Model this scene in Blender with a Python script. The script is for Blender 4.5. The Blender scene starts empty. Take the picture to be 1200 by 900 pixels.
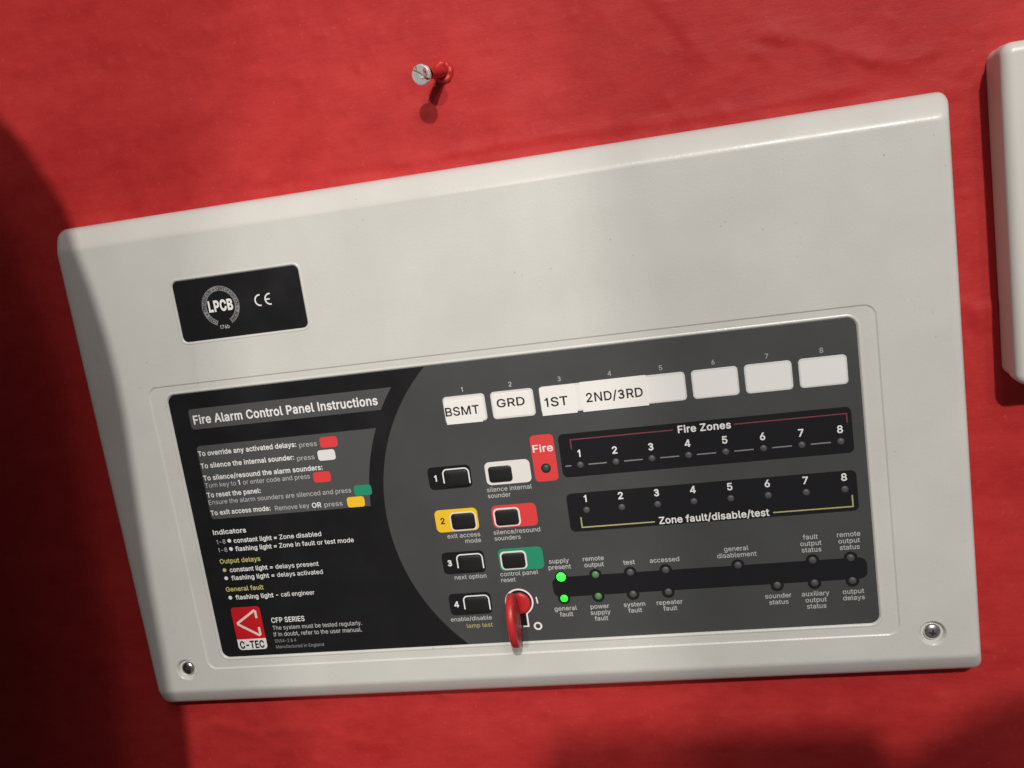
import bpy, bmesh, math, random
from mathutils import Vector, Matrix, noise

random.seed(4)
scene = bpy.context.scene
C = scene.collection
PI = math.pi

# ------------------------------------------------------------------ coordinates
# Everything is measured in millimetres on the panel: x to the right, y down from the
# panel's top edge, z into the wall (z = 0 is the printed fascia, the wall is at WALL).
WALL = 15.0


def W(x, y, z=0.0):
    return Vector(((x - 190.0) * .001, z * .001, (117.5 - y) * .001))


# ------------------------------------------------------------------ camera
R0 = (0.9733129, 0.1444600, 0.1783067)
R1 = (-0.1058546, 0.9720216, -0.2096873)
R2 = (-0.2036094, 0.1852167, 0.9613730)


def axis(r):
    return Vector((r[0], r[2], -r[1]))


CAM = W(283.92, 16.93, -397.22)
right, up, back = axis(R0), -axis(R1), -axis(R2)
cam_data = bpy.data.cameras.new('camera')
cam = bpy.data.objects.new('camera', cam_data)
C.objects.link(cam)
cam.matrix_world = Matrix(((right.x, up.x, back.x, CAM.x), (right.y, up.y, back.y, CAM.y),
                           (right.z, up.z, back.z, CAM.z), (0, 0, 0, 1)))
cam_data.sensor_width = 36.0
cam_data.lens = 36.0 * 1131.6 / 1200.0
cam_data.clip_start = 0.005
cam_data.clip_end = 50.0
scene.camera = cam

# ------------------------------------------------------------------ world, lamps, exposure
world = bpy.data.worlds.new('World')
scene.world = world
world.use_nodes = True
bg = world.node_tree.nodes['Background']
bg.inputs[0].default_value = (1.0, 0.88, 0.90, 1)
bg.inputs[1].default_value = 0.092

LAMP = (765.0, -1605.0, -2500.0)


def aim(o, target):
    d = (target - o.location).normalized()
    o.rotation_euler = d.to_track_quat('-Z', 'Y').to_euler()


def lamp(name, kind, pos, target, energy, col, **kw):
    l = bpy.data.lights.new(name, kind)
    l.energy = energy
    l.color = col
    for k, v in kw.items():
        setattr(l, k, v)
    o = bpy.data.objects.new(name, l)
    C.objects.link(o)
    o.location = W(*pos)
    aim(o, W(*target))
    return o


lamp('ceiling_lamp', 'POINT', LAMP, (190, 120, 0), 198.0, (1.0, 0.972, 0.935), shadow_soft_size=0.043)
lamp('added_strip_fill', 'POINT', (1160, -1500, -2400), (190, 120, 0), 28.0, (1.0, 0.93, 0.90), shadow_soft_size=0.11)  # added fill lamp, lightens the shaded strip at the casing's left
lamp('added_soft_fill', 'AREA', (700, -1250, -1500), (190, 120, 0), 6.0, (1.0, 0.97, 0.92), shape='RECTANGLE', size=0.9, size_y=0.6)  # added soft area fill beside the main lamp, grades the shadow at the left

spot = lamp('added_band_spot', 'SPOT', (158, -520, -1500), (160, 150, 0), 24.0, (1.0, 0.94, 0.88), shadow_soft_size=0.02, spot_size=math.radians(21), spot_blend=0.01)  # added spot, cone squeezed oval to lay a faint light band on the casing
spot.scale = (0.315, 1.0, 1.0)

scene.view_settings.view_transform = 'Standard'
scene.view_settings.look = 'None'
scene.view_settings.exposure = 0.12
scene.view_settings.gamma = 1.0
scene.render.engine = 'CYCLES'
scene.cycles.max_bounces = 5
scene.cycles.glossy_bounces = 3

# ------------------------------------------------------------------ materials
MATS = {}


def mat(name, col, rough=0.5, metal=0.0, bump=0.0, bscale=800.0, vary=0.0, vscale=60.0, emit=0.0, spec=0.5, coat=0.0, rvary=0.0):
    m = bpy.data.materials.new(name)
    m.use_nodes = True
    nt = m.node_tree
    b = nt.nodes['Principled BSDF']
    b.inputs['Base Color'].default_value = (*col, 1)
    b.inputs['Roughness'].default_value = rough
    b.inputs['Metallic'].default_value = metal
    b.inputs['Specular IOR Level'].default_value = spec
    b.inputs['Coat Weight'].default_value = coat
    b.inputs['Coat Roughness'].default_value = 0.15
    tc = nt.nodes.new('ShaderNodeTexCoord')
    if vary > 0 or rvary > 0:
        n = nt.nodes.new('ShaderNodeTexNoise')
        n.inputs['Scale'].default_value = vscale
        n.inputs['Detail'].default_value = 6
        nt.links.new(tc.outputs['Object'], n.inputs['Vector'])
        if vary > 0:
            r = nt.nodes.new('ShaderNodeValToRGB')
            r.color_ramp.elements[0].position = 0.3
            r.color_ramp.elements[1].position = 0.7
            r.color_ramp.elements[0].color = (*[c * (1 - vary) for c in col], 1)
            r.color_ramp.elements[1].color = (*[min(1, c * (1 + vary)) for c in col], 1)
            nt.links.new(n.outputs['Fac'], r.inputs['Fac'])
            nt.links.new(r.outputs['Color'], b.inputs['Base Color'])
        if rvary > 0:
            mr = nt.nodes.new('ShaderNodeMapRange')
            mr.inputs['From Min'].default_value = 0.3
            mr.inputs['From Max'].default_value = 0.7
            mr.inputs['To Min'].default_value = max(0, rough - rvary)
            mr.inputs['To Max'].default_value = min(1, rough + rvary)
            nt.links.new(n.outputs['Fac'], mr.inputs['Value'])
            nt.links.new(mr.outputs['Result'], b.inputs['Roughness'])
    if bump > 0:
        n2 = nt.nodes.new('ShaderNodeTexNoise')
        n2.inputs['Scale'].default_value = bscale
        n2.inputs['Detail'].default_value = 4
        nt.links.new(tc.outputs['Object'], n2.inputs['Vector'])
        bp = nt.nodes.new('ShaderNodeBump')
        bp.inputs['Strength'].default_value = 1.0
        bp.inputs['Distance'].default_value = bump * .001
        nt.links.new(n2.outputs['Fac'], bp.inputs['Height'])
        nt.links.new(bp.outputs['Normal'], b.inputs['Normal'])
    if emit > 0:
        b.inputs['Emission Color'].default_value = (*col, 1)
        b.inputs['Emission Strength'].default_value = emit
    MATS[name] = m
    return m


def wall_material():
    m = mat('red_wall_paint', (0.62, 0.034, 0.03), 0.5, spec=0.2)
    nt = m.node_tree
    L = nt.links.new
    b = nt.nodes['Principled BSDF']
    tc = nt.nodes.new('ShaderNodeTexCoord')

    def tex(scale, detail=5, rough=0.55, stretch=None):
        n = nt.nodes.new('ShaderNodeTexNoise')
        n.inputs['Scale'].default_value = scale
        n.inputs['Detail'].default_value = detail
        n.inputs['Roughness'].default_value = rough
        if stretch:
            mp = nt.nodes.new('ShaderNodeMapping')
            mp.inputs['Scale'].default_value = stretch
            mp.inputs['Rotation'].default_value = (0, 0.12, 0)
            L(tc.outputs['Object'], mp.inputs['Vector'])
            L(mp.outputs['Vector'], n.inputs['Vector'])
        else:
            L(tc.outputs['Object'], n.inputs['Vector'])
        return n
    big = tex(14, 6, 0.6)
    ramp = nt.nodes.new('ShaderNodeValToRGB')
    ramp.color_ramp.elements[0].position = 0.36
    ramp.color_ramp.elements[1].position = 0.64
    ramp.color_ramp.elements[0].color = (0.43, 0.021, 0.022, 1)
    ramp.color_ramp.elements[1].color = (0.56, 0.040, 0.037, 1)
    mot = tex(75, 4, 0.62, (0.7, 1, 1.3))
    mm = nt.nodes.new('ShaderNodeMath')
    mm.operation = 'MULTIPLY_ADD'
    mm.inputs[1].default_value = 0.45
    L(mot.outputs['Fac'], mm.inputs[0])
    sc5 = nt.nodes.new('ShaderNodeMath')
    sc5.operation = 'MULTIPLY'
    sc5.inputs[1].default_value = 0.55
    L(big.outputs['Fac'], sc5.inputs[0])
    L(sc5.outputs[0], mm.inputs[2])
    L(mm.outputs[0], ramp.inputs['Fac'])
    # small paler scuffs
    sc = tex(420, 3, 0.7)
    r2 = nt.nodes.new('ShaderNodeValToRGB')
    r2.color_ramp.elements[0].position = 0.62
    r2.color_ramp.elements[1].position = 0.80
    r2.color_ramp.elements[0].color = (0, 0, 0, 1)
    r2.color_ramp.elements[1].color = (.6, .6, .6, 1)
    L(sc.outputs['Fac'], r2.inputs['Fac'])
    mx = nt.nodes.new('ShaderNodeMix')
    mx.data_type = 'RGBA'
    L(r2.outputs['Color'], mx.inputs['Factor'])
    L(ramp.outputs['Color'], mx.inputs['A'])
    mx.inputs['B'].default_value = (0.62, 0.085, 0.066, 1)
    L(mx.outputs['Result'], b.inputs['Base Color'])
    # relief: roller stipple, horizontal trowel drag, fine grain
    st = tex(330, 4, 0.6)
    dr = tex(90, 5, 0.6, (0.35, 1, 1.7))
    fg = tex(1500, 3, 0.6)

    def mul(n, k):
        q = nt.nodes.new('ShaderNodeMath')
        q.operation = 'MULTIPLY'
        q.inputs[1].default_value = k
        L(n.outputs['Fac'], q.inputs[0])
        return q

    def add(a, c):
        q = nt.nodes.new('ShaderNodeMath')
        q.operation = 'ADD'
        L(a.outputs[0], q.inputs[0])
        L(c.outputs[0], q.inputs[1])
        return q
    hgt = add(add(mul(st, 0.14), mul(dr, 0.42)), mul(fg, 0.10))
    bp = nt.nodes.new('ShaderNodeBump')
    bp.inputs['Strength'].default_value = 0.8
    bp.inputs['Distance'].default_value = 0.0009
    L(hgt.outputs[0], bp.inputs['Height'])
    L(bp.outputs['Normal'], b.inputs['Normal'])
    rr = nt.nodes.new('ShaderNodeMapRange')
    rr.inputs['To Min'].default_value = 0.46
    rr.inputs['To Max'].default_value = 0.68
    L(big.outputs['Fac'], rr.inputs['Value'])
    L(rr.outputs['Result'], b.inputs['Roughness'])
    return m


wall_material()
mat('cover_plastic', (0.685, 0.68, 0.635), 0.31, bump=0.06, bscale=1000, vary=0.04, vscale=26, rvary=0.09)


def specks(name):
    nt = MATS[name].node_tree
    b = nt.nodes['Principled BSDF']
    src = b.inputs['Base Color'].links[0].from_socket
    tc = nt.nodes.new('ShaderNodeTexCoord')
    vo = nt.nodes.new('ShaderNodeTexVoronoi')
    vo.inputs['Scale'].default_value = 190
    nt.links.new(tc.outputs['Object'], vo.inputs['Vector'])
    n = nt.nodes.new('ShaderNodeTexNoise')
    n.inputs['Scale'].default_value = 35
    nt.links.new(tc.outputs['Object'], n.inputs['Vector'])
    r = nt.nodes.new('ShaderNodeMapRange')
    r.inputs['From Min'].default_value = 0.05
    r.inputs['From Max'].default_value = 0.10
    r.inputs['To Min'].default_value = 1.0
    r.inputs['To Max'].default_value = 0.0
    nt.links.new(vo.outputs['Distance'], r.inputs['Value'])
    g = nt.nodes.new('ShaderNodeMapRange')
    g.inputs['From Min'].default_value = 0.52
    g.inputs['From Max'].default_value = 0.72
    g.inputs['To Max'].default_value = 0.45
    nt.links.new(n.outputs['Fac'], g.inputs['Value'])
    q = nt.nodes.new('ShaderNodeMath')
    q.operation = 'MULTIPLY'
    nt.links.new(r.outputs['Result'], q.inputs[0])
    nt.links.new(g.outputs['Result'], q.inputs[1])
    mx = nt.nodes.new('ShaderNodeMix')
    mx.data_type = 'RGBA'
    nt.links.new(q.outputs[0], mx.inputs['Factor'])
    nt.links.new(src, mx.inputs['A'])
    mx.inputs['B'].default_value = (0.22, 0.19, 0.15, 1)
    nt.links.new(mx.outputs['Result'], b.inputs['Base Color'])


specks('cover_plastic')
mat('box_plastic', (0.74, 0.72, 0.66), 0.35, bump=0.02, bscale=900, vary=0.02, vscale=20)
mat('print_black', (0.013, 0.013, 0.0145), 0.34, bump=0.02, bscale=1600, rvary=0.08, vscale=50)
mat('print_strip', (0.013, 0.013, 0.015), 0.30, bump=0.02, bscale=1600)
mat('print_grey', (0.067, 0.070, 0.070), 0.42, bump=0.03, bscale=1600, vary=0.05, vscale=30, rvary=0.06)
mat('print_mid_grey', (0.082, 0.084, 0.085), 0.45, bump=0.03, bscale=1500)
mat('ink_white', (0.90, 0.89, 0.86), 0.5)
mat('ink_soft_white', (0.57, 0.57, 0.555), 0.5)
mat('ink_dim', (0.42, 0.42, 0.41), 0.5)
mat('ink_grey', (0.26, 0.26, 0.26), 0.5)
mat('ink_yellow', (0.62, 0.56, 0.20), 0.5)
mat('ink_yellow_line', (0.50, 0.47, 0.20), 0.5)
mat('ink_red_line', (0.22, 0.045, 0.065), 0.5)
mat('ink_pink', (0.85, 0.72, 0.62), 0.5)
mat('ink_black', (0.012, 0.012, 0.012), 0.5)
mat('print_red', (0.80, 0.058, 0.058), 0.42)
mat('print_logo_red', (0.60, 0.012, 0.020), 0.42)
mat('print_green', (0.022, 0.30, 0.165), 0.42)
mat('print_amber', (0.98, 0.60, 0.028), 0.42)
mat('print_pale', (0.86, 0.84, 0.80), 0.42)
mat('window_film', (0.92, 0.91, 0.875), 0.32, bump=0.03, bscale=500)
mat('window_frame', (0.74, 0.73, 0.69), 0.36)
mat('sticker_paper', (0.93, 0.92, 0.87), 0.6, bump=0.02, bscale=1200)
mat('button_rubber', (0.014, 0.014, 0.013), 0.42, bump=0.05, bscale=2200)
mat('lens_grey', (0.085, 0.085, 0.087), 0.5)
mat('lens_dark_green', (0.025, 0.075, 0.055), 0.45)
mat('lens_dim_green', (0.10, 0.26, 0.10), 0.45)
mat('lens_lit_green', (0.02, 0.90, 0.03), 0.3, emit=1.9)
mat('lens_lit_green_bright', (0.03, 1.0, 0.045), 0.3, emit=1.9)
mat('steel', (0.82, 0.81, 0.79), 0.27, 1.0, vary=0.1, vscale=900)
mat('zinc', (0.66, 0.65, 0.64), 0.34, 0.45, bump=0.06, bscale=1500, vary=0.2, vscale=700)
mat('steel_dull', (0.62, 0.61, 0.60), 0.32, 1.0, bump=0.05, bscale=1500, vary=0.25, vscale=900)


def chipped():
    m = mat('chipped_zinc', (0.66, 0.65, 0.64), 0.34, 0.45, bump=0.12, bscale=1100)
    nt = m.node_tree
    b = nt.nodes['Principled BSDF']
    tc = nt.nodes.new('ShaderNodeTexCoord')
    n = nt.nodes.new('ShaderNodeTexNoise')
    n.inputs['Scale'].default_value = 330
    n.inputs['Detail'].default_value = 5
    nt.links.new(tc.outputs['Object'], n.inputs['Vector'])
    r = nt.nodes.new('ShaderNodeValToRGB')
    e = r.color_ramp.elements
    e[0].position = 0.55
    e[0].color = (0.70, 0.69, 0.67, 1)
    e[1].position = 0.63
    e[1].color = (0.50, 0.04, 0.038, 1)
    nt.links.new(n.outputs['Fac'], r.inputs['Fac'])
    nt.links.new(r.outputs['Color'], b.inputs['Base Color'])


chipped()
mat('recess_shade', (0.02, 0.02, 0.02), 0.6)
mat('key_plastic', (0.54, 0.024, 0.028), 0.38, vary=0.06, vscale=200, bump=0.02, bscale=900)
mat('red_painted_metal', (0.50, 0.028, 0.026), 0.42, bump=0.15, bscale=700)
mat('dark_cloth', (0.03, 0.03, 0.035), 0.85)
mat('phone_glass', (0.02, 0.02, 0.022), 0.2)

# ------------------------------------------------------------------ building helpers


def link(name, me, material, parent=None):
    me.materials.append(MATS[material])
    o = bpy.data.objects.new(name, me)
    C.objects.link(o)
    if parent is not None:
        o.parent = parent
        o.location = -root_loc(parent)
    return o


def root_loc(p):
    loc = Vector(p.location)
    while p.parent is not None:
        p = p.parent
        loc = loc + Vector(p.location)
    return loc


def thing(name, label, cat, pos, group=None):
    o = bpy.data.objects.new(name, None)
    C.objects.link(o)
    o.empty_display_size = 0.01
    o.location = W(*pos)
    o['label'] = label
    o['category'] = cat
    if group:
        o['group'] = group
    return o


def mesh(name, verts, faces, smooth=()):
    """verts in panel millimetres; faces wind so that their normal may be fixed afterwards"""
    me = bpy.data.meshes.new(name)
    me.from_pydata([W(*v) for v in verts], [], faces)
    if smooth == 'all':
        for p in me.polygons:
            p.use_smooth = True
    elif smooth:
        for i in smooth:
            me.polygons[i].use_smooth = True
    return me


def rrect(x0, y0, x1, y1, r, n=6):
    r = max(1e-3, min(r, (x1 - x0) / 2 - 1e-4, (y1 - y0) / 2 - 1e-4))
    pts = []
    for cx, cy, a0 in ((x1 - r, y0 + r, -90), (x1 - r, y1 - r, 0), (x0 + r, y1 - r, 90), (x0 + r, y0 + r, 180)):
        for i in range(n + 1):
            a = math.radians(a0 + 90.0 * i / n)
            pts.append((cx + r * math.cos(a), cy + r * math.sin(a)))
    return pts


def circle(cx, cy, r, n=24, ry=None):
    ry = ry or r
    return [(cx + r * math.cos(2 * PI * i / n), cy + ry * math.sin(2 * PI * i / n)) for i in range(n)]


def flat(name, loop, z, material, parent):
    """flat print: one face, facing out of the wall"""
    v = [(x, y, z) for x, y in loop]
    a = sum(loop[i][0] * loop[(i + 1) % len(loop)][1] - loop[(i + 1) % len(loop)][0] * loop[i][1] for i in range(len(loop)))
    idx = list(range(len(v)))
    if a < 0:
        idx.reverse()
    return link(name, mesh(name, v, [idx]), material, parent)


def rings(loops, cap_first=False, cap_last=True, smooth_bands=()):
    """loops: [(points, z)] with equal counts -> verts, faces, smooth indices"""
    n = len(loops[0][0])
    v, f, s = [], [], []
    for pts, z in loops:
        v += [(x, y, z) for x, y in pts]
    for k in range(len(loops) - 1):
        for i in range(n):
            j = (i + 1) % n
            if smooth_bands == 'all' or k in smooth_bands:
                s.append(len(f))
            f.append((k * n + i, k * n + j, (k + 1) * n + j, (k + 1) * n + i))
    if cap_first:
        f.append(tuple(reversed(range(n))))
    if cap_last:
        f.append(tuple(range((len(loops) - 1) * n, len(loops) * n)))
    return v, f, s


def slab(name, x0, y0, x1, y1, r, ztop, zbot, material, parent, bev=0.3, n=5, dome=0.0):
    """a rounded block standing out of the wall, ztop towards the viewer"""
    loops = [(rrect(x0, y0, x1, y1, r, n), zbot), (rrect(x0, y0, x1, y1, r, n), ztop + bev)]
    for a in (0.3, 0.65, 1.0):
        t = a * PI / 2
        d = bev * (1 - math.cos(t))
        loops.append((rrect(x0 + d, y0 + d, x1 - d, y1 - d, max(r - d, .05), n), ztop + bev * (1 - math.sin(t))))
    if dome:
        for k, q in ((0.35, 0.45), (0.7, 0.8)):
            dx, dy = (x1 - x0) / 2 * k, (y1 - y0) / 2 * k
            loops.append((rrect(x0 + dx, y0 + dy, x1 - dx, y1 - dy, r * (1 - k) + .2, n), ztop - dome * q))
    v, f, s = rings(loops, smooth_bands='all')
    return link(name, mesh(name, v, f, s), material, parent)


def stroke(name, pts, w, z, material, parent, closed=False):
    """a printed line of width w along pts"""
    n = len(pts)
    L_, R_ = [], []
    for i, p in enumerate(pts):
        p = Vector(p)
        if closed:
            a, b = Vector(pts[i - 1]), Vector(pts[(i + 1) % n])
        else:
            a = Vector(pts[max(i - 1, 0)])
            b = Vector(pts[min(i + 1, n - 1)])
        d1 = (p - a).normalized() if (p - a).length > 1e-9 else (b - p).normalized()
        d2 = (b - p).normalized() if (b - p).length > 1e-9 else d1
        t = (d1 + d2).normalized() if (d1 + d2).length > 1e-6 else d1
        nn = Vector((-t.y, t.x))
        c = max(0.35, nn.dot(Vector((-d1.y, d1.x))))
        L_.append(p + nn * w / 2 / c)
        R_.append(p - nn * w / 2 / c)
    v = [(q.x, q.y, z) for q in L_] + [(q.x, q.y, z) for q in R_]
    f = [(i, n + i, n + i + 1, i + 1) for i in range(n - 1)]
    if closed:
        f.append((n - 1, 2 * n - 1, n, 0))
    return link(name, mesh(name, v, f), material, parent)


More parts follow.
